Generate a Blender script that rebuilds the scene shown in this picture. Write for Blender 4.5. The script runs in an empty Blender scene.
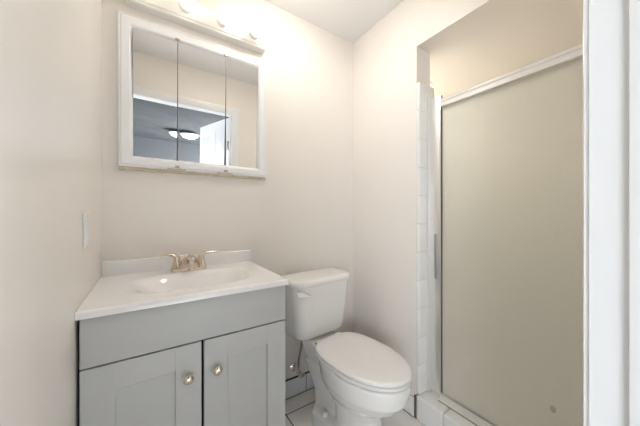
import bpy, bmesh, math, random
from mathutils import Vector, Matrix
random.seed(4)
S = bpy.context.scene
COL = S.collection
PI = math.pi

# ------------------------------------------------------------------ camera, world, lights, exposure
TH = 0.58431
cd = bpy.data.cameras.new('camera'); cam = bpy.data.objects.new('camera', cd); COL.objects.link(cam)
cam.location = (0.1714, -1.4661, 1.1653)
cam.rotation_euler = (PI/2, 0, -TH)
cd.sensor_fit = 'HORIZONTAL'; cd.sensor_width = 36.0; cd.lens = 36.0*256.45/640
cd.shift_y = 0.36/640
cd.clip_start = 0.004; cd.clip_end = 60
S.camera = cam

wd = bpy.data.worlds.new('daylight'); S.world = wd; wd.use_nodes = True
bg = wd.node_tree.nodes['Background']
bg.inputs[0].default_value = (0.80, 0.90, 1.0, 1); bg.inputs[1].default_value = 1.0

def area(name, loc, rot, sx, sy, power, color):
    l = bpy.data.lights.new(name, 'AREA'); l.shape = 'RECTANGLE'; l.size = sx; l.size_y = sy
    l.energy = power; l.color = color
    o = bpy.data.objects.new(name, l); COL.objects.link(o); o.location = loc; o.rotation_euler = rot
    return o
# daylight through the two windows of the room behind the doorway
area('window_daylight', (2.44, -4.4, 1.35), (0, PI/2, 0), 1.5, 2.6, 330, (0.88, 0.94, 1.0))
area('window_daylight', (-1.94, -4.4, 1.35), (0, -PI/2, 0), 1.5, 2.6, 50, (0.86, 0.93, 1.0))
# two unseen lamps added to brighten bathroom and shower (fittings built below)
FILL_XY = (.80, -.46); SHL = (1.86, -.27)
FILL_EMIT = 11.0
area('shower_fill_area', (SHL[0], SHL[1], 2.095), (0, 0, 0), .12, .12, 3.8, (1, .95, .87))
BULB = 0.9
DOME = 0.8

vs = S.view_settings
S.display_settings.display_device = 'sRGB'
vs.view_transform = 'Standard'; vs.look = 'None'; vs.gamma = 1.0; vs.use_curve_mapping = False
vs.exposure = 1.33

# ------------------------------------------------------------------ materials
MATS = {}
def mat(name, col, rough=0.5, metal=0.0, bump=0.0, bscale=60.0, var=0.0, vscale=3.0, coat=0.0, spec=0.5):
    m = bpy.data.materials.new(name); m.use_nodes = True
    nt = m.node_tree; b = nt.nodes['Principled BSDF']
    b.inputs['Base Color'].default_value = (*col, 1); b.inputs['Roughness'].default_value = rough
    b.inputs['Metallic'].default_value = metal; b.inputs['Coat Weight'].default_value = coat
    b.inputs['Specular IOR Level'].default_value = spec
    tc = nt.nodes.new('ShaderNodeTexCoord')
    if var:
        n = nt.nodes.new('ShaderNodeTexNoise'); n.inputs['Scale'].default_value = vscale; n.inputs['Detail'].default_value = 5
        nt.links.new(tc.outputs['Object'], n.inputs['Vector'])
        r = nt.nodes.new('ShaderNodeValToRGB')
        r.color_ramp.elements[0].position = .3; r.color_ramp.elements[1].position = .7
        r.color_ramp.elements[0].color = (*[c*(1-var) for c in col], 1)
        r.color_ramp.elements[1].color = (*[min(1, c*(1+var)) for c in col], 1)
        nt.links.new(n.outputs[0], r.inputs[0]); nt.links.new(r.outputs[0], b.inputs['Base Color'])
    if bump:
        n = nt.nodes.new('ShaderNodeTexNoise'); n.inputs['Scale'].default_value = bscale; n.inputs['Detail'].default_value = 4
        nt.links.new(tc.outputs['Object'], n.inputs['Vector'])
        bp = nt.nodes.new('ShaderNodeBump'); bp.inputs['Strength'].default_value = bump; bp.inputs['Distance'].default_value = .004
        nt.links.new(n.outputs[0], bp.inputs['Height']); nt.links.new(bp.outputs[0], b.inputs['Normal'])
    MATS[name] = m
    return m
def emit(name, col, strength):
    m = bpy.data.materials.new(name); m.use_nodes = True
    b = m.node_tree.nodes['Principled BSDF']; b.inputs['Base Color'].default_value = (.9, .88, .84, 1)
    b.inputs['Emission Color'].default_value = (*col, 1); b.inputs['Emission Strength'].default_value = strength
    return m
def tilemat(name, col, grout, size, width, axes, off=(0, 0), rough=.2, bump=.3):
    """square tiles: grout lines drawn by a brick texture in world metres"""
    m = bpy.data.materials.new(name); m.use_nodes = True
    nt = m.node_tree; b = nt.nodes['Principled BSDF']; b.inputs['Roughness'].default_value = rough
    g = nt.nodes.new('ShaderNodeNewGeometry'); s = nt.nodes.new('ShaderNodeSeparateXYZ'); c = nt.nodes.new('ShaderNodeCombineXYZ')
    nt.links.new(g.outputs['Position'], s.inputs[0])
    for i, a in enumerate(axes):
        ad = nt.nodes.new('ShaderNodeMath'); ad.operation = 'SUBTRACT'; ad.inputs[1].default_value = off[i]-size*40
        nt.links.new(s.outputs[a], ad.inputs[0]); nt.links.new(ad.outputs[0], c.inputs[i])
    br = nt.nodes.new('ShaderNodeTexBrick'); br.offset = 0; br.squash = 1
    br.inputs['Scale'].default_value = 1; br.inputs['Brick Width'].default_value = size; br.inputs['Row Height'].default_value = size
    br.inputs['Mortar Size'].default_value = width/2; br.inputs['Mortar Smooth'].default_value = .1
    br.inputs['Color1'].default_value = (*col, 1); br.inputs['Color2'].default_value = (*[x*.97 for x in col], 1)
    br.inputs['Mortar'].default_value = (*grout, 1)
    nt.links.new(c.outputs[0], br.inputs['Vector']); nt.links.new(br.outputs['Color'], b.inputs['Base Color'])
    bp = nt.nodes.new('ShaderNodeBump'); bp.inputs['Strength'].default_value = bump; bp.inputs['Distance'].default_value = .002; bp.invert = True
    nt.links.new(br.outputs['Fac'], bp.inputs['Height']); nt.links.new(bp.outputs[0], b.inputs['Normal'])
    return m

WALL = mat('wall_paint', (.835, .785, .73), .42, bump=.06, bscale=22, var=.012, vscale=2)
WALLG = mat('gloss_wall_paint', (.835, .79, .735), .33, bump=.05, bscale=14, var=.015, vscale=3)
CEIL = mat('ceiling_paint', (.91, .905, .895), .6, bump=.05, bscale=40)
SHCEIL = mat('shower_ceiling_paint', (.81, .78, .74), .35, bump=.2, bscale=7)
WHITE = mat('white_trim_paint', (.84, .84, .84), .3, bump=.04, bscale=25)
CREAM = mat('cream_trim_edge', (.85, .83, .79), .35)
FLOOR = tilemat('floor_tile', (.88, .85, .82), (.05, .04, .035), .305, .006, (0, 1), (.825, -.122))
BASET = tilemat('baseboard_tile', (.74, .75, .76), (.06, .045, .04), .305, .004, (0, 2), (.72, -.19))
BASER = tilemat('baseboard_tile_right', (.80, .78, .76), (.06, .045, .04), .305, .004, (1, 2), (-.30, -.19))
GROUTD = mat('dark_grout', (.06, .045, .035), .9)
TILEW = mat('glazed_white_tile', (.86, .85, .83), .14, bump=.05, bscale=9)
SHTILE = tilemat('shower_wall_tile', (.80, .755, .68), (.55, .52, .46), .108, .004, (1, 2), (0, 0), .2)
SHTILEY = tilemat('shower_end_tile', (.80, .755, .68), (.55, .52, .46), .108, .004, (0, 2), (0, 0), .2)
GREY = mat('grey_cabinet_paint', (.585, .59, .585), .42, bump=.02, bscale=90)
DARK = mat('carcass_gap_shade', (.012, .012, .014), .8)  # near-black: shade of the wall and door gaps put into the colour
MARBLE = mat('cultured_marble', (.93, .92, .91), .16, coat=.3)
PORC = mat('white_porcelain', (.88, .86, .835), .12, coat=.2)
SEATM = mat('white_seat_plastic', (.89, .87, .85), .22)
NICKEL = mat('brushed_nickel', (.68, .59, .49), .22, metal=1)
CHROME = mat('chrome', (.75, .75, .74), .12, metal=1)
STEEL = mat('braided_steel', (.35, .34, .33), .4, metal=1, bump=.6, bscale=400)
ALU = mat('white_satin_aluminium', (.82, .80, .77), .3, metal=.35)
ALUD = mat('darker_aluminium', (.45, .43, .40), .35, metal=.8)
GASKET = mat('dark_gasket', (.10, .11, .10), .6)
BRASS = mat('aged_brass', (.55, .46, .34), .4, metal=.8)
TAN = mat('mottled_tan', (.66, .56, .42), .6, var=.2, vscale=30)
PLATE = mat('switch_plate_plastic', (.84, .84, .83), .3)
HALLC = mat('hall_ceiling_dimmed', (.040,.041,.042), .9, spec=0, bump=.5, bscale=60, var=.12, vscale=3)  # dimness of the hall put into a near-black colour
HALLW = mat('hall_wall_dimmed', (.050,.051,.053), .9, spec=0)  # same hall dimness put into the wall colour
HALLF = mat('hall_carpet', (.72, .69, .65), .95, var=.08, vscale=60)
DOORM = mat('white_door_paint', (.84, .85, .87), .35)
RING = mat('pewter_ring', (.33, .35, .36), .4, metal=.7)
BULBM = emit('lit_bulb', (1, .86, .70), BULB)
DOMEM = emit('lit_dome', (1, .80, .52), DOME)
STAIN = mat('tan_stain', (.62, .51, .41), .6)

# silvered mirror with worn specks
MIR = bpy.data.materials.new('silvered_mirror'); MIR.use_nodes = True
_b = MIR.node_tree.nodes['Principled BSDF']
_b.inputs['Base Color'].default_value = (.93, .94, .94, 1); _b.inputs['Metallic'].default_value = 1; _b.inputs['Roughness'].default_value = .015

# obscure (frosted) glass: part rough refraction, part milky scatter
FROST = bpy.data.materials.new('obscure_glass'); FROST.use_nodes = True
nt = FROST.node_tree; b = nt.nodes['Principled BSDF']; out = nt.nodes['Material Output']
b.inputs['Base Color'].default_value = (.94, .95, .92, 1); b.inputs['Roughness'].default_value = .55
b.inputs['Transmission Weight'].default_value = 1; b.inputs['IOR'].default_value = 1.3
df = nt.nodes.new('ShaderNodeBsdfDiffuse'); df.inputs[0].default_value = (.75, .745, .69, 1)
tr = nt.nodes.new('ShaderNodeBsdfTranslucent'); tr.inputs[0].default_value = (.82, .81, .76, 1)
m1 = nt.nodes.new('ShaderNodeMixShader'); m1.inputs[0].default_value = .35
m2 = nt.nodes.new('ShaderNodeMixShader'); m2.inputs[0].default_value = .62
nt.links.new(df.outputs[0], m1.inputs[1]); nt.links.new(tr.outputs[0], m1.inputs[2])
nt.links.new(b.outputs[0], m2.inputs[1]); nt.links.new(m1.outputs[0], m2.inputs[2]); nt.links.new(m2.outputs[0], out.inputs[0])
tc = nt.nodes.new('ShaderNodeTexCoord'); vo = nt.nodes.new('ShaderNodeTexVoronoi'); vo.inputs['Scale'].default_value = 160
nt.links.new(tc.outputs['Object'], vo.inputs['Vector'])
bp = nt.nodes.new('ShaderNodeBump'); bp.inputs['Strength'].default_value = .35; bp.inputs['Distance'].default_value = .003
nt.links.new(vo.outputs['Distance'], bp.inputs['Height'])
for n in (b, df): nt.links.new(bp.outputs[0], n.inputs['Normal'])

# ------------------------------------------------------------------ mesh helpers (world metres; shifted to the parent's origin on linking)
def box(bm, x0, x1, y0, y1, z0, z1, bev=0.0, seg=2):
    r = bmesh.ops.create_cube(bm, size=1.0)
    v = r['verts']
    bmesh.ops.scale(bm, vec=(x1-x0, y1-y0, z1-z0), verts=v)
    bmesh.ops.translate(bm, vec=((x0+x1)/2, (y0+y1)/2, (z0+z1)/2), verts=v)
    if bev:
        e = {e for w in v for e in w.link_edges}
        bmesh.ops.bevel(bm, geom=list(e), offset=bev, segments=seg, affect='EDGES', profile=.5)
    return bm
def B(*a, **k): return box(bmesh.new(), *a, **k)
def loft(bm, rings, cap=True):
    vs_ = [[bm.verts.new(p) for p in r] for r in rings]
    n = len(rings[0])
    for a, c in zip(vs_[:-1], vs_[1:]):
        for i in range(n): bm.faces.new((a[i], a[(i+1) % n], c[(i+1) % n], c[i]))
    if cap:
        bm.faces.new(list(reversed(vs_[0]))); bm.faces.new(vs_[-1])
    bmesh.ops.recalc_face_normals(bm, faces=bm.faces)
    return bm
def lathe(bm, prof, M=Matrix(), n=32):
    """prof: (radius, height) along local z, placed by matrix M"""
    rings = [[M @ Vector((max(r, 1e-4)*math.cos(2*PI*i/n), max(r, 1e-4)*math.sin(2*PI*i/n), h)) for i in range(n)] for r, h in prof]
    return loft(bm, rings)
def tube(bm, pts, rad, n=14):
    pts = [Vector(p) for p in pts]
    rads = rad if isinstance(rad, (list, tuple)) else [rad]*len(pts)
    rings = []; up = None
    for i, p in enumerate(pts):
        t = (pts[min(i+1, len(pts)-1)]-pts[max(i-1, 0)]).normalized()
        if up is None: up = t.orthogonal().normalized()
        up = (up-t*up.dot(t)).normalized(); s = t.cross(up)
        rings.append([p+(up*math.cos(2*PI*k/n)+s*math.sin(2*PI*k/n))*rads[i] for k in range(n)])
    return loft(bm, rings)
def prism(bm, poly, axis, a, c):
    """poly in the two other axes (in order), extruded along axis from a to c"""
    def P(q, t):
        l = list(q); l.insert(axis, t); return l
    return loft(bm, [[P(q, a) for q in poly], [P(q, c) for q in poly]])
def bez(p0, p1, p2, p3, n=12):
    p0, p1, p2, p3 = map(Vector, (p0, p1, p2, p3)); o = []
    for i in range(n+1):
        t = i/n; o.append(p0*(1-t)**3+p1*3*t*(1-t)**2+p2*3*t*t*(1-t)+p3*t**3)
    return o
def woff(p):
    o = Vector((0, 0, 0))
    while p: o += p.location; p = p.parent
    return o
def link(name, bm, m, parent=None, smooth=True, angle=35):
    me = bpy.data.meshes.new(name)
    if parent is None:
        lo = [min(v.co[i] for v in bm.verts) for i in range(3)]; hi = [max(v.co[i] for v in bm.verts) for i in range(3)]
        loc = Vector(((lo[0]+hi[0])/2, (lo[1]+hi[1])/2, lo[2]))
        off = loc
    else:
        loc = Vector((0, 0, 0)); off = woff(parent)
    bmesh.ops.translate(bm, vec=-off, verts=bm.verts)
    bmesh.ops.recalc_face_normals(bm, faces=bm.faces)
    if smooth:
        for f in bm.faces: f.smooth = True
        for e in bm.edges:
            if len(e.link_faces) == 2 and e.calc_face_angle(0) > math.radians(angle): e.smooth = False
    bm.to_mesh(me); bm.free(); me.materials.append(m)
    o = bpy.data.objects.new(name, me); COL.objects.link(o); o.location = loc
    if parent: o.parent = parent
    return o
def thing(name, label, cat, loc, group=None):
    o = bpy.data.objects.new(name, None); COL.objects.link(o); o.location = loc; o.empty_display_size = .05
    o['label'] = label; o['category'] = cat
    if group: o['group'] = group
    return o
def struct(name, bm, m, parent=None, **k):
    o = link(name, bm, m, parent, **k)
    if parent is None: o['kind'] = 'structure'
    return o
def srect(cx, cy, z, hw, yf, yb, rf, rb=.02, n=8):
    """rounded rectangle, half width hw, front y=yf (smaller), back y=yb"""
    pts = []
    for (sx, y, sy, r, a0) in ((1, yb, -1, rb, 0), (-1, yb, -1, rb, 90), (-1, yf, 1, rf, 180), (1, yf, 1, rf, 270)):
        ox = cx+sx*(hw-r); oy = cy+y+sy*r
        for i in range(n+1):
            a = math.radians(a0+90*i/n); pts.append(Vector((ox+r*math.cos(a), oy+r*math.sin(a), z)))
    return pts
def egg(cx, yc, z, a, bf, bb, n=48, pf=2.0, pb=2.0):
    pts = []
    for i in range(n):
        t = 2*PI*i/n; c, s = math.cos(t), math.sin(t)
        p = pb if s > 0 else pf
        x = a*math.copysign(abs(c)**(2/p), c); y = (bb if s > 0 else bf)*math.copysign(abs(s)**(2/p), s)
        pts.append(Vector((cx+x, yc+y, z)))
    return pts

# ------------------------------------------------------------------ room shell
W = 1.4377; H = 2.44; YF = -1.340; YH = -1.455      # right wall, ceiling, bathroom face and hall face of the door wall
SY0, SY1, SZ = -.5504, -1.262, 2.1193               # shower opening
XL, XR, DH = .085, .900, 2.10                       # doorway
SX1 = 1.5645                                        # inner face of the wall the shower opening is cut in

struct('floor', B(-.12, 2.5, YH, .12, -.1, 0), FLOOR)
struct('ceiling', B(-.12, SX1, YF, .12, H, H+.1), CEIL)
struct('wall_back', B(-.12, SX1, 0, .12, 0, H), WALL)
def lw(y): return -.007-.0085*y                      # the left wall is a touch out of square
struct('wall_left', prism(bmesh.new(), [(-.12, YF), (lw(YF), YF), (lw(0), 0), (-.12, 0)], 2, 0, H), WALLG)
bm = bmesh.new()
box(bm, W, SX1, SY0, 0, 0, H)
box(bm, W, SX1, SY1, SY0, SZ, H)
box(bm, W, SX1, YF, SY1, 0, H)
struct('wall_right', bm, WALL)
bm = bmesh.new()
box(bm, -2.0, XL, YH, YF, 0, H)
box(bm, XR, 2.5, YH, YF, 0, H)
box(bm, XL, XR, YH, YF, DH, H)
struct('wall_front', bm, WALL)

# shower alcove
struct('wall_shower_back', B(2.36, 2.5, YF, .12, 0, SZ+.1), SHTILE)
struct('wall_shower_end', B(SX1, 2.36, -.10, .12, 0, SZ+.1), SHTILEY)
struct('ceiling_shower', B(SX1, 2.36, YF, -.10, SZ, SZ+.1), SHCEIL)
struct('floor_shower', B(SX1+.04, 2.36, YF, -.10, 0, .05), TILEW)

# tiled baseboards
struct('baseboard_back', B(.655, W, -.011, 0, 0, .112, bev=.002), BASET)
struct('baseboard_right', B(W-.011, W, SY0+.012, -.011, 0, .122, bev=.002), BASER)
struct('trim_1', B(W-.010, W-.001, SY0+.001, SY0+.010, 0, .128), mat('brown_joint', (.17, .12, .09), .9))            # open dark joint beside the curb
bm = B(.655, W-.011, -.0125, -.0, .1125, .1165); box(bm, .655, W-.0115, -.0145, -.0115, 0, .0025); box(bm, W-.0145, W-.0115, SY0+.012, -.0145, 0, .0025)
struct('trim_2', bm, GROUTD)

# glazed bullnose tile on the shower jamb, one tile after another up the wall edge
def tile_strip():
    t = thing('jamb_tile', 'column of glazed white bullnose tiles up the left jamb of the shower opening', 'tile trim', (W+.06, SY0-.01, .141))
    n = 11; h = (1.908-.141)/n
    for i in range(n):
        link('tile', B(W-.004, 1.577, SY0-.021, SY0-.0005, .141+i*h+.001, .141+(i+1)*h-.001, bev=.0045, seg=3), TILEW, t)
    link('grout', B(W+.002, 1.572, SY0-.0175, SY0-.0003,   .141, 1.895), mat('pale_grout', (.72, .69, .64), .9), t)
tile_strip()
def curb():
    t = thing('shower_curb', 'low white tiled shower curb under the frosted glass', 'curb', (1.50, -.91, 0))
    y = SY0-.006
    first = True
    while y > SY1+.01:
        y2 = max(y-.158, SY1+.002)
        link('tile', B(W-.018, 1.607, y2+.0012, y-.0012, 0.001, .140, bev=.012 , seg=4), TILEW, t)
        y = y2
    link('grout', B(W-.010, 1.60, SY1+.002, SY0-.007, 0.0, .132), mat('cream_grout', (.72, .66, .57), .9), t)
curb()

# ------------------------------------------------------------------ shower enclosure
def shower_door():
    gx = 1.520
    t = thing('shower_door', 'frosted glass shower door in a pale aluminium frame', 'shower door', (gx, -.9, .140))
    ya, yb = -.572, SY1+.001
    # wall channel: stepped profile (x, y) extruded in z
    bm = bmesh.new()
    prism(bm, [(gx-.020, ya), (gx-.020, ya-.012), (gx-.010, ya-.012), (gx-.010, ya-.020), (gx+.012, ya-.020), (gx+.012, ya-.012), (gx+.022, ya-.012), (gx+.022, ya)], 2, .142, 1.842)
    link('wall_channel', bm, ALU, t)
    bm = B(gx-.014, gx+.014, ya-.080, ya-.021, .168, 1.822, bev=.003)
    st = link('door_stile', bm, mat('satin_aluminium', (.84, .83, .81), .28, metal=.85), t)
    link('gasket', B(gx-.0075, gx+.0075, ya-.085, ya-.0805, .175, 1.752), GASKET, st)
    pl = link('stile_strip', B(gx-.020, gx-.0142, ya-.060, ya-.046, .80, 1.05, bev=.002), ALUD, st)  # slim darker metal strip at mid-height of the stile
    # header rail with two ridges
    bm = bmesh.new()
    prism(bm, [(gx-.022, 1.750), (gx-.022, 1.760), (gx-.018, 1.763), (gx-.018, 1.775), (gx-.022, 1.778), (gx-.022, 1.790), (gx+.022, 1.790), (gx+.022, 1.750)], 1, yb, ya-.0805)
    link('header_rail', bm, ALU, t)
    link('end_tab', B(gx-.016, gx+.016, ya-.088, ya-.0805, 1.7905, 1.801), ALU, t)
    bm = bmesh.new()
    prism(bm, [(gx-.034, .1405), (gx-.034, .147), (gx-.017, .152), (gx-.015, .170), (gx-.0075, .170), (gx-.0075, .155), (gx+.0075, .155), (gx+.0075, .176), (gx+.016, .176), (gx+.028, .1405)], 1, yb, ya-.0805)
    link('bottom_track', bm, ALU, t)
    link('caulk_line', B(gx-.0355, gx-.033, yb, ya-.0805, .1402, .1435), mat('grey_caulk', (.20, .17, .14), .8), t)
    gl = link('glass_panel', B(gx-.003, gx+.003, yb+.004, ya-.0855, .157, 1.765), FROST, t)
    bm = bmesh.new()
    lathe(bm, [(0, 0), (.0125, 0), (.0125, .0012), (.010, .0016), (0, .0016)], Matrix.Translation((gx-.0031, -1.124, .381)) @ Matrix.Rotation(-PI/2, 4, 'Y') @ Matrix.Diagonal((1.1, .75, 1, 1)), 20)
    o = link('stain_spot', bm, STAIN, gl); o['label'] = 'tan spot stuck on the lower glass'
shower_door()

# ------------------------------------------------------------------ doorway: jamb, stop and casing; hall behind the camera
bm = bmesh.new()
box(bm, XR-.019, XR, YH-.001, YF+.001, 0, DH-.019); box(bm, XL, XL+.012, YH-.001, YF+.001, 0, DH-.019)
box(bm, XL, XR, YH-.001, YF+.001, DH-.019, DH)
struct('trim_3', bm, WHITE)
bm = bmesh.new()
box(bm, XR-.031, XR-.0195, YF-.083, YF-.050, 0, DH-.03, bev=.002)
struct('trim_4', bm, WHITE)
bm = bmesh.new()
def casing_profile(y0, s):   # local (u = distance from the opening, depth)
    return [(.004, 0), (.004, .009), (.008, .011), (.03, .012), (.045, .016), (.062, .016), (.065, .012), (.065, 0)]
pr = casing_profile(0, 1)
cx1, cz1 = XR-.019, DH-.019
def mitre(bm, pr, yw, sgn, left=True):
    """casing up the right side, over the head and down the left, mitred"""
    rings = []
    path = [(cx1, 0, 1, 0), (cx1, cz1, 1, 1), (XL+.012, cz1, -1, 1), (XL+.012, 0, -1, 0)]
    if not left: path = path[:2]+[(XL-.08, cz1, 0, 1)]
    for (x, z, dx, dz) in path:
        rings.append([Vector((x+u*dx, yw+sgn*d, z+u*dz)) for u, d in pr])
    loft(bm, rings)
mitre(bm, pr, YF, 1, left=False)
struct('trim_5', bm, WHITE)
bm = bmesh.new(); mitre(bm, pr, YH, -1, left=True)
struct('trim_6', bm, WHITE)

# hall
HX0, HX1, HY = -2.0, 2.5, -6.0
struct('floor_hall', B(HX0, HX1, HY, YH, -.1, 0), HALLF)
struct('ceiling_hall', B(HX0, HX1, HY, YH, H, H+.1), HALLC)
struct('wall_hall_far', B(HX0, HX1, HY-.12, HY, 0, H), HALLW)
y0, y1 = -5.7, -3.1
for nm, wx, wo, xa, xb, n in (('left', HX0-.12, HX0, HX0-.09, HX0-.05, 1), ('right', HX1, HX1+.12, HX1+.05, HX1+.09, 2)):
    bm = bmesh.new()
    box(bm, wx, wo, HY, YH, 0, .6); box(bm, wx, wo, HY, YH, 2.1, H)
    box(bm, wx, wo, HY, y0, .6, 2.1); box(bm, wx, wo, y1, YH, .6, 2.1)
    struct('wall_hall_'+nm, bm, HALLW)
    bm = bmesh.new()
    for (a, c, d, e) in ((y0, y1, .6, .65), (y0, y1, 2.05, 2.1), (y0, y0+.05, .65, 2.05), (y1-.05, y1, .65, 2.05), (-4.43, -4.37, .65, 2.05)):
        box(bm, xa, xb, a, c, d, e)
    struct('window_%d' % n, bm, WHITE)

# six-panel door standing open into the hall
def hall_door():
    hinge = Vector((XR-.021, YH-.006, 0)); ang = math.radians(77)
    M = Matrix.Translation(hinge) @ Matrix.Rotation(ang, 4, 'Z')
    w = .765; z0, z1 = .012, DH-.024
    # leaf in local frame: x from -w to 0 (closed), y from -.035 to 0
    bm = bmesh.new()
    box(bm, -w, -.003, -.031, -.004, z0, z1)
    st = .11
    for (a, c) in ((-w, -w+st), (-st, -.003), (-w/2-.05, -w/2+.05)):
        box(bm, a, c, -.035, 0, z0, z1)
    for (d, e) in ((z0, .22), (.86, 1.03), (1.60, 1.70), (z1-.11, z1)):
        box(bm, -w+st, -w/2-.05, -.035, 0, d, e); box(bm, -w/2+.05, -st, -.035, 0, d, e)
    for (d, e) in ((.25, .83), (1.06, 1.57), (1.73, z1-.14)):
        for (a, c) in ((-w+st+.03, -w/2-.08), (-w/2+.08, -st-.03)):
            box(bm, a, c, -.034, -.001, d, e, bev=.006)
    bmesh.ops.transform(bm, matrix=M, verts=bm.verts)
    d = link('door_1', bm, DOORM); d['kind'] = 'structure'
    for z in (.25, 1.02, 1.78):
        bm = B(-.040, .0, .0005, .004, z-.045, z+.045)
        tube(bm, [(.002, .006, z-.047), (.002, .006, z+.047)], .006)
        bmesh.ops.transform(bm, matrix=M, verts=bm.verts)
        off = woff(d)
        link('hinge', bm, NICKEL, d)
    bm = bmesh.new()
    for s in (1, -1):
        Mk = M @ Matrix.Translation((-w+.06, 0 if s > 0 else -.035, .98)) @ Matrix.Rotation(-s*PI/2, 4, 'X')
        lathe(bm, [(0, 0), (.032, 0), (.032, .005), (.012, .008), (.011, .03), (.026, .04), (.030, .055), (.022, .068), (0, .071)], Mk, 24)
    link('door_knob', bm, NICKEL, d)
hall_door()

def hall_light():
    x, y = .84, -4.5
    t = thing('ceiling_light', 'lit flush dome ceiling light with a pewter ring, seen in the mirror', 'ceiling light', (x, y, H))
    M = Matrix.Translation((x, y, H)) @ Matrix.Rotation(PI, 4, 'X')
    link('ring', lathe(bmesh.new(), [(.05, .0005), (.10, .0005), (.13, .02), (.175, .045), (.18, .058), (.172, .064), (.158, .064), (.15, .05), (.05, .045)], M, 40), RING, t)
    link('glass_dome', lathe(bmesh.new(), [(.149, .0515), (.157, .0645), (.150, .082), (.125, .105), (.085, .122), (.04, .131), (0, .133)], M, 40), DOMEM, t)
    link('finial', lathe(bmesh.new(), [(0, .1335), (.010, .1335), (.012, .139), (.008, .148), (0, .151)], M, 16), RING, t)
hall_light()

def added_lamps():
    x, y = FILL_XY  # unseen dome added to brighten the bathroom evenly
    t = thing('fill_light', 'added unseen fill light, a lit dome in a square white frame on the ceiling', 'ceiling light', (x, y, H))
    bm = bmesh.new()
    for (a, c, d, e) in ((-.15, .15, -.15, -.125), (-.15, .15, .125, .15), (-.15, -.125, -.125, .125), (.125, .15, -.125, .125)):
        box(bm, x+a, x+c, y+d, y+e, H-.022, H-.0005, bev=.003)
    link('fill_frame', bm, WHITE, t)
    M = Matrix.Translation((x, y, H)) @ Matrix.Rotation(PI, 4, 'X')
    link('lens', lathe(bmesh.new(), [(0, .001), (.120, .001), (.120, .026), (.112, .050), (.088, .074), (.05, .088), (0, .092)], M, 32), emit('fill_lens', (1, .945, .865), FILL_EMIT), t)
    x, y = SHL  # unseen downlight added to brighten the shower
    t = thing('shower_fill', 'added unseen round fill light in the shower ceiling behind the jamb', 'ceiling light', (x, y, SZ))
    M = Matrix.Translation((x, y, SZ)) @ Matrix.Rotation(PI, 4, 'X')
    link('trim_ring', lathe(bmesh.new(), [(.066, .0005), (.09, .0005), (.088, .006), (.070, .010), (.066, .006)], M, 32), WHITE, t)
    link('lens', lathe(bmesh.new(), [(0, .0005), (.0655, .0005), (.0655, .004), (0, .005)], M, 32), emit('shower_fill_lens', (1, .90, .76), 3), t)
added_lamps()

# ------------------------------------------------------------------ vanity cabinet
VX0, VX1, VF = .0050, .6425, -.492
def shaker(x0, x1, z0, z1, yf, th, rail, t, hand):
    bm = bmesh.new()
    r = .0012
    box(bm, x0, x0+rail, yf, yf+th, z0, z1, bev=r, seg=1); box(bm, x1-rail, x1, yf, yf+th, z0, z1, bev=r, seg=1)
    box(bm, x0+rail-.001, x1-rail+.001, yf+.0002, yf+th, z0, z0+rail, bev=.001, seg=1); box(bm, x0+rail-.001, x1-rail+.001, yf+.0002, yf+th, z1-rail, z1, bev=.001, seg=1)
    d = link('door', bm, GREY, t)
    link('inset_panel', B(x0+rail-.004, x1-rail+.004, yf+.0095, yf+th-.003, z0+rail-.004, z1-rail+.004), GREY, d)
    kx = x1-.042 if hand > 0 else x0+.042
    M = Matrix.Translation((kx, yf, .610)) @ Matrix.Rotation(PI/2, 4, 'X')
    link('knob', lathe(bmesh.new(), [(0, 0.0), (.009, 0.0), (.0085, .004), (.006, .008), (.0065, .013), (.012, .016), (.0155, .019), (.0158, .022), (.013, .0255), (.007, .0275), (0, .028)], M, 28), NICKEL, d)
def vanity():
    t = thing('vanity_cabinet', 'grey two-door bathroom vanity cabinet under the white sink top', 'cabinet', ((VX0+VX1)/2, -.25, 0))
    bm = bmesh.new()
    a, c = VX0+.002, VX1-.004
    box(bm, a, a+.015, VF+.019, -.004, 0, .868); box(bm, c-.015, c, VF+.019, -.004, 0, .868)
    box(bm, a+.015, c-.015, -.012, -.004, 0, .868); box(bm, a+.015, c-.015, VF+.019, -.012, .09, .105)
    box(bm, a+.015, c-.015, VF+.075, VF+.09, 0, .09)
    box(bm, a+.015, c-.015, VF+.019, VF+.037, .70, .868); box(bm, a+.30, a+.34, VF+.019, VF+.037, .105, .70)
    link('carcass', bm, DARK, t)
    link('side_panel', B(VX1-.0038, VX1, VF+.019, -.004, 0.0, .868), GREY, t)
    link('top_rail_panel', B(VX0, VX1, VF, VF+.018, .7235, .868, bev=.0015), GREY, t)
    mid = .3245
    shaker(VX0, mid-.0045, .098, .7185, VF, .0185, .079, t, 1)
    shaker(mid+.0045, VX1, .098, .7185, VF, .0185, .079, t, -1)
vanity()

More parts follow.
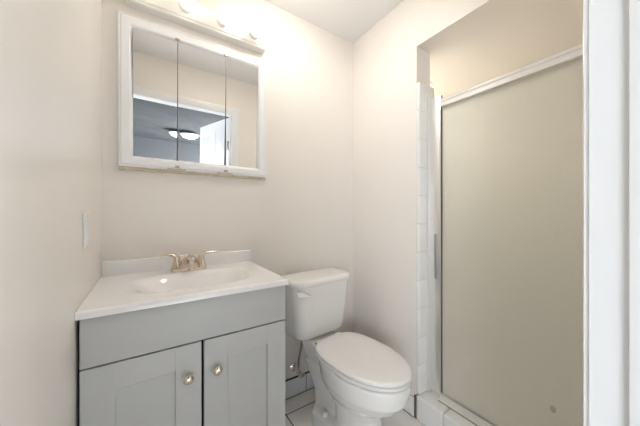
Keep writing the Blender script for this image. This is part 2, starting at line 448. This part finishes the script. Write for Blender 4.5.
CZ = .8915
def top():
    t = thing('sink_countertop', 'white moulded sink countertop with oval basin on the grey vanity', 'countertop', (.326, -.25, .869))
    x0, x1, yf, yb = -.0060, .6516, -.5055, -.0015
    nx, ny = 132, 104
    bcx, bcy, ha, hb = .332, -.272, .225, .148
    def hz(x, y):
        d = ((abs(x-bcx)/ha)**3.2+(abs(y-bcy)/hb)**3.2)**(1/3.2)
        z = CZ
        if d < 1:
            s = min(1, (1-d)/.62); s = s*s*(3-2*s); z -= .088*s
        else:
            pass
        if d < 1.03 : z -= .002*(1-abs(min(d, 1.03)-1)/.03) if d > .97 else .002
        # soft front edge
        e = y-yf
        if e < .006: z -= .006-math.sqrt(max(0, .006**2-(.006-e)**2))
        e = x1-x
        if e < .005: z -= .005-math.sqrt(max(0, .005**2-(.005-e)**2))
        return z
    xs = [x0+(x1-x0)*i/nx for i in range(nx-1)]+[x1-.0025, x1-.0006, x1]
    ys = [yf, yf+.0008, yf+.003]+[yf+.006+(yb-yf-.006)*j/ny for j in range(ny+1)]
    bm = bmesh.new()
    def sx(x, y): return x+(lw(y)+.001-x0)*max(0, 1-(x-x0)/.08)
    g = [[bm.verts.new((sx(x, y), y, hz(x, y))) for y in ys] for x in xs]
    for i in range(len(xs)-1):
        for j in range(len(ys)-1): bm.faces.new((g[i][j], g[i+1][j], g[i+1][j+1], g[i][j+1]))
    # skirt
    loop = [g[i][0] for i in range(len(xs))]+[g[-1][j] for j in range(1, len(ys))]+[g[i][-1] for i in range(len(xs)-2, -1, -1)]+[g[0][j] for j in range(len(ys)-2, 0, -1)]
    low = [bm.verts.new((v.co.x, v.co.y, .8695)) for v in loop]
    n = len(loop)
    for i in range(n): bm.faces.new((loop[i], low[i], low[(i+1) % n], loop[(i+1) % n]))
    link('counter_with_basin', bm, MARBLE, t, angle=50)
    link('backsplash', B(x0, x1, -.0228, -.0015, CZ-.002, CZ+.065, bev=.003, seg=3), MARBLE, t)
    M = Matrix.Translation((bcx, bcy, CZ-.0885))
    link('drain', lathe(bmesh.new(), [(0, 0), (.022, 0), (.022, .003), (.016, .0035), (.014, .006), (0, .007)], M, 24), CHROME, t)
top()

# ------------------------------------------------------------------ faucet
def faucet():
    fx, fy = .3285, -.082
    t = thing('faucet', 'brushed nickel two-handle faucet on the white sink top', 'faucet', (fx, fy, CZ))
    bm = bmesh.new()
    rings = []
    for z, s in ((CZ+.0003, 0), (CZ+.007, .0), (CZ+.011, .003), (CZ+.012, .007)):
        rings.append(srect(fx, fy, z, .079-s, -.027+s, .027-s, .0265-s, .0265-s, 10))
    loft(bm, rings); link('base_plate', bm, NICKEL, t)
    for s in (-1, 1):
        hx = fx+s*.0525
        M = Matrix.Translation((hx, fy, CZ+.0122))
        bm = lathe(bmesh.new(), [(.025, 0), (.0255, .003), (.022, .010), (.018, .022), (.0155, .036), (.0145, .046), (.0145, .054), (.011, .060), (0, .062)], M, 28)
        h = link('handle', bm, NICKEL, t)
        # flat paddle lever that rises out of the bell and bends outwards
        path = bez((hx-s*.004, fy, CZ+.058), (hx+s*.006, fy-.001, CZ+.082), (hx+s*.022, fy-.002, CZ+.079), (hx+s*.066, fy-.004, CZ+.081), 14)
        rings = []
        for i, q in enumerate(path):
            u = i/14; wv = .0125-.003*u+.002*math.sin(PI*u); th = .0120*(1-u)+.0048*u
            tan = (path[min(i+1, 14)]-path[max(i-1, 0)]).normalized(); nrm = Vector((-tan.z, 0, tan.x)); 
            rings.append([q+Vector((0, 1, 0))*wv*math.cos(k*PI/8)+nrm*th*math.sin(k*PI/8) for k in range(16)])
        lv = loft(bmesh.new(), rings); link('lever', lv, NICKEL, h)
    # spout: tapering hood that leans forward over the basin
    bm = bmesh.new(); rings = []
    P = bez((fx, fy+.002, CZ+.0122), (fx, fy-.004, CZ+.040), (fx, fy-.030, CZ+.066), (fx, fy-.086, CZ+.066), 16)
    for i, q in enumerate(P):
        u = i/16
        a = .040*(1-u)**1.15+.0140; c = .022*(1-u)**1.1+.0125
        tan = (P[min(i+1, 16)]-P[max(i-1, 0)]).normalized(); nrm = Vector((1, 0, 0)).cross(tan)
        rings.append([q+Vector((1, 0, 0))*a*math.cos(k*PI/14)+nrm*c*math.sin(k*PI/14) for k in range(28)])
    end = rings[-1]; ce = P[-1]
    rings.append([ce+Vector((0, -.003, 0))+(q-ce)*.88 for q in end]); rings.append([ce+Vector((0, -.0045, 0))+(q-ce)*.6 for q in end])
    loft(bm, rings); link('spout', bm, NICKEL, t)
    M = Matrix.Translation((fx, fy-.078, CZ+.0555)) @ Matrix.Rotation(PI, 4, 'X')
    link('aerator', lathe(bmesh.new(), [(0, -.004), (.0115, -.004), (.0115, .010), (.010, .012), (.008, .011), (0, .010)], M, 24), CHROME, t)
    link('lift_rod', tube(bmesh.new(), [(fx, fy+.0185, CZ+.030), (fx, fy+.0195, CZ+.066), (fx, fy+.0195, CZ+.070), (fx, fy+.0195, CZ+.076)], [.0025, .0025, .0055, .004]), NICKEL, t)
faucet()

# ------------------------------------------------------------------ mirrored medicine cabinet
def medicine():
    x0, x1, z0, z1, yf = .0500, .7435, 1.3769, 2.068, -.027
    t = thing('medicine_cabinet', 'white framed three-door mirrored medicine cabinet above the vanity', 'mirror cabinet', ((x0+x1)/2, 0, z0))
    ix0, ix1, iz0, iz1 = .1045, .6915, 1.4275, 2.0085
    # frame profile lofted round with mitres: (u from outer edge 0..1, depth)
    prof = [(0, 0), (0, .020), (.05, .024), (.14, .025), (.18, .0235), (.24, .027), (.72, .027), (.80, .025), (.90, .019), (1, .014), (1, 0)]
    bm = bmesh.new(); rings = []
    for (ox, oz, jx, jz) in ((x0, z0, ix0, iz0), (x1, z0, ix1, iz0), (x1, z1, ix1, iz1), (x0, z1, ix0, iz1)):
        rings.append([Vector((ox+(jx-ox)*u, -.0005-d, oz+(jz-oz)*u)) for u, d in prof])
    rings.append(rings[0])
    vsx = [[bm.verts.new(q) for q in r] for r in rings[:4]]
    n = len(prof)
    for a in range(4):
        A, C = vsx[a], vsx[(a+1) % 4]
        for i in range(n): bm.faces.new((A[i], A[(i+1) % n], C[(i+1) % n], C[i]))
    link('frame', bm, WHITE, t, angle=25)
    xs = (ix0, .284, .513, ix1)
    yaw = (1.25, 0.0, -.15); tilt = math.radians(1.3)
    for k in range(3):
        a, c = xs[k]+.0012, xs[k+1]-.0012
        bm = B(a, c, -.0180, -.0140, iz0+.001, iz1-.001, bev=.0006, seg=1)
        ctr = Vector(((a+c)/2, -.0160, (iz0+iz1)/2))
        # each pane sags a little in its clips
        M = Matrix.Translation(ctr) @ Matrix.Rotation(math.radians(yaw[k]), 4, 'Z') @ Matrix.Rotation(TILT*math.radians(1), 4, 'X') @ Matrix.Translation(-ctr)
        bmesh.ops.transform(bm, matrix=M, verts=bm.verts)
        link('mirror_door', bm, MIR, t)
    for x in xs[1:3]:
        link('divider', B(x-.0013, x+.0013, -.0235, -.007, iz0, iz1), mat('mirror_edge', (.16, .14, .12), .5), t)
        for (za, zb) in ((iz0-.040, iz0-.0275), (iz1+.004, iz1+.016)):
            link('clip', B(x-.011, x+.008, -.0345, -.0272, za, zb, bev=.002), BRASS, t)
        link('track_lip', B(x-.045, x+.035, -.0315, -.0273, z0+.001, z0+.006, bev=.001), BRASS, t)
    link('tan_strip', B(x0+.004, x1+.002, -.014, -.0005, z0-.013, z0-.0005), TAN, t)  # mottled tan strip just below the frame
TILT = 2.5
medicine()

# ------------------------------------------------------------------ vanity light bar with globe bulbs
def light_bar():
    x0, x1, z0, z1 = .080, .733, 2.116, 2.231
    t = thing('vanity_light_bar', 'white strip light with lit globe bulbs above the mirror cabinet', 'wall light', ((x0+x1)/2, 0, z0))
    bm = bmesh.new(); rings = []
    for y, s in ((-.0005, 0), (-.038, 0), (-.042, .003), (-.045, .003), (-.047, .012), (-.050, .013), (-.052, .018)):
        rings.append([Vector((x, y, z)) for x, z in ((x0+s, z0+s), (x1-s, z0+s), (x1-s, z1-s), (x0+s, z1-s))])
    loft(bm, rings); link('backplate', bm, mat('bar_enamel', (.86, .84, .80), .3), t, angle=20)
    zc = (z0+z1)/2
    for i in range(4):
        x = .142+.172*i
        M = Matrix.Translation((x, -.0521, zc)) @ Matrix.Rotation(PI/2, 4, 'X')
        link('socket', lathe(bmesh.new(), [(0, 0), (.026, 0), (.026, .010), (.024, .013), (.0235, .022), (.019, .0225), (0, .0225)], M, 28), CREAM, t)
        R = .0385; pr = [(0, .0228), (.014, .0228), (.0165, .028)]
        c = .066
        for k in range(15):
            a = math.radians(155-155*k/14); pr.append((R*math.sin(a), c-R*math.cos(a)*-1 if False else c+R*math.cos(a)))
        link('globe_bulb', lathe(bmesh.new(), pr, M, 28), BULBM, t)
light_bar()

# ------------------------------------------------------------------ switch plate
def switch():
    ya, yb, za, zb = -.398, -.324, 1.054, 1.166
    t = thing('light_switch', 'white light switch plate on the left wall beside the vanity', 'light switch', (-.007, (ya+yb)/2, za))
    link('plate', B(-.0033, .0023, ya, yb, za, zb, bev=.0025, seg=3), PLATE, t)
    yc, zc = (ya+yb)/2, (za+zb)/2
    link('rocker', B(.0019, .0041, yc-.016, yc+.016, zc-.033, zc+.033, bev=.001), PLATE, t)
    for z in (zc-.047, zc+.047):
        link('screw', lathe(bmesh.new(), [(0, 0), (.0035, 0), (.003, .0012), (0, .0015)], Matrix.Translation((.0023, yc, z)) @ Matrix.Rotation(PI/2, 4, 'Y'), 12), CHROME, t)
switch()

# ------------------------------------------------------------------ toilet
def toilet():
    TX = 1.025
    t = thing('toilet', 'white porcelain two-piece toilet with closed lid beside the vanity', 'toilet', (TX, -.30, 0))
    R = Matrix.Translation((TX, -.12, 0)) @ Matrix.Rotation(math.radians(5), 4, 'Z') @ Matrix.Translation((0, .12, 0))
    def put(name, bm, m, parent=t, **k):
        bmesh.ops.transform(bm, matrix=R, verts=bm.verts)
        return link(name, bm, m, parent, **k)
    # --- bowl and pedestal, one porcelain body
    bm = bmesh.new()
    secs = [(.0, -.46, .112, .165, .11), (.03, -.46, .110, .160, .11), (.10, -.46, .100, .145, .10), (.17, -.46, .100, .142, .115), (.215, -.46, .116, .165, .17),
            (.26, -.47, .150, .220, .21), (.305, -.48, .170, .248, .24), (.35, -.485, .178, .256, .25), (.375, -.485, .180, .259, .255), (.385, -.485, .176, .255, .25)]
    loft(bm, [egg(0, yc-.022*min(1, z/.3), z*1.082, a*.975, bf, bb, 48, 2.0, 2.3) for z, yc, a, bf, bb in secs])
    # rear deck the tank stands on
    rings = []
    for z, hw, yf, yb in ((.215, .054, -.36, -.17), (.27, .070, -.42, -.14), (.34, .088, -.45, -.115), (.39, .098, -.46, -.10), (.420, .100, -.42, -.10), (.4285, .096, -.28, -.105)):
        rings.append(srect(0, 0, z, hw, yf, yb, .05, .03, 8))
    loft(bm, rings)
    # trapway column
    rings = []
    for z, hw, yf, yb in ((0, .072, -.46, -.19), (.06, .066, -.45, -.185), (.14, .058, -.42, -.16), (.22, .066, -.42, -.12), (.30, .085, -.42, -.10)):
        rings.append(srect(0, 0, z, hw, yf, yb, .05, .04, 8))
    loft(bm, rings)
    # foot
    rings = []
    for z, s in ((0, 0), (.072, 0), (.083, .006), (.090, .020), (.094, .05)):
        rings.append([Vector((x, y, z)) for x, y in ((.075-s*.5, -.215-s*.4), (-.075+s*.5, -.215-s*.4), (-.128+s, -.255-s*.3), (-.132+s, -.39), (-.105+s*.5, -.46), (.105-s*.5, -.46), (.132-s, -.39), (.128-s, -.255-s*.3))])
    loft(bm, rings)
    o = put('bowl', bm, PORC)
    md = o.modifiers.new('remesh', 'REMESH'); md.mode = 'VOXEL'; md.voxel_size = .006; md.use_smooth_shade = True
    sm = o.modifiers.new('smooth', 'SMOOTH'); sm.iterations = 7; sm.factor = .5
    # --- seat and lid
    def ring_o(z, a, bf, bb, yc=-.502): return egg(0, yc, z+.0360, a*.98, bf*1.0, bb*1.0, 56, 2.05, 3.3)
    bm = loft(bmesh.new(), [ring_o(.3855, .172, .255, .235), ring_o(.388, .177, .262, .240), ring_o(.397, .179, .264, .241), ring_o(.4015, .174, .258, .237)])
    put('seat', bm, SEATM)
    bm = loft(bmesh.new(), [ring_o(.4035, .172, .255, .236), ring_o(.406, .1765, .2605, .240), ring_o(.415, .1775, .2615, .241), ring_o(.4195, .174, .258, .238), ring_o(.4225, .166, .248, .231), ring_o(.425, .12, .19, .18), ring_o(.4258, .05, .08, .08)])
    put('seat_lid', bm, SEATM)
    for s in (-1, 1):
        bm = B(s*.072-.022, s*.072+.022, -.268, -.236, .428, .4475, bev=.006, seg=3)
        put('seat_hinge', bm, SEATM)
    # --- tank
    rings = []
    for z, hw, yf, yb, r in ((.432, .130, -.175, -.060, .05), (.444, .160, -.203, -.045, .055), (.460, .174, -.213, -.035, .055), (.51, .182, -.219, -.032, .055), (.62, .196, -.226, -.028, .055), (.752, .208, -.232, -.025, .055)):
        rings.append(srect(0, 0, z, hw, yf, yb, r, .02, 10))
    tk = put('tank', loft(bmesh.new(), rings), PORC, angle=60)
    rings = []
    for z, s in ((.7525, .012), (.754, .002), (.760, 0), (.776, 0), (.784, .004), (.789, .012), (.791, .026)):
        rings.append(srect(0, 0, z, .221-s, -.243+s, -.016-s, .062-s*.5, .022, 10))
    put('tank_lid', loft(bmesh.new(), rings), PORC, angle=60)
    # flush lever on the front left
    bm = lathe(bmesh.new(), [(0, 0), (.014, 0), (.014, .006), (.010, .010), (0, .011)], Matrix.Translation((-.186, -.2265, .715)) @ Matrix.Rotation(PI/2, 4, 'X'), 20)
    path = bez((-.208, -.234, .724), (-.192, -.244, .726), (-.160, -.247, .718), (-.128, -.249, .704), 10); rr = []
    for i, q in enumerate(path):
        u = i/10; a = .010+.006*math.sin(PI*min(1, u*1.3+.1))-.006*max(0, u-.75)*4; c = .006
        rr.append([q+Vector((0, 0, 1))*a*math.cos(k*PI/8)+Vector((0, 1, 0))*c*math.sin(k*PI/8) for k in range(16)])
    loft(bm, rr)
    put('flush_lever', bm, SEATM)
    for s in (-1, 1):
        bm = lathe(bmesh.new(), [(0, 0), (.017, 0), (.017, .012), (.013, .021), (.006, .025), (0, .026)], Matrix.Translation((s*.100, -.335, .086)), 20)
        put('bolt_cap', bm, SEATM)
toilet()

# ------------------------------------------------------------------ water stop valve and supply hose
def valve():
    x, z = .938, .182
    t = thing('stop_valve', 'chrome water stop valve and braided hose below the toilet tank', 'valve', (x, 0, z))
    RX = Matrix.Rotation(PI/2, 4, 'X')
    link('escutcheon', lathe(bmesh.new(), [(.009, 0.0005), (.029, .0005), (.028, .004), (.018, .010), (.010, .012)], Matrix.Translation((x, 0, z)) @ RX, 28), CHROME, t)
    bm = tube(bmesh.new(), [(x, -.004, z), (x, -.052, z)], .0085)
    lathe(bm, [(0, 0), (.013, 0), (.014, .006), (.014, .028), (.011, .033), (0, .033)], Matrix.Translation((x, -.048, z)) @ RX, 20)
    tube(bm, [(x, -.064, z), (x, -.064, z+.030)], .008)
    lathe(bm, [(0, 0), (.012, 0), (.012, .016), (.008, .018), (0, .018)], Matrix.Translation((x, -.064, z+.028)), 6)
    link('body', bm, CHROME, t)
    bm = bmesh.new()
    lathe(bm, [(0, 0), (.005, 0), (.005, .016), (.008, .018), (.010, .022), (.009, .029), (0, .031)], Matrix.Translation((x, -.080, z)) @ RX @ Matrix.Diagonal((2.4, 1.4, 1, 1)), 24)
    link('oval_handle', bm, CHROME, t)
    p = bez((x, -.064, z+.044), (x, -.064, z+.10), (x+.006, -.095, z+.14), (x+.006, -.100, .412), 18)
    link('hose', tube(bmesh.new(), p, .0065), STEEL, t)
    bm = lathe(bmesh.new(), [(0, 0), (.016, 0), (.018, .008), (.018, .024), (.012, .026), (0, .026)], Matrix.Translation((x+.006, -.100, .405)), 8)
    link('coupling_nut', bm, SEATM, t)
valve()
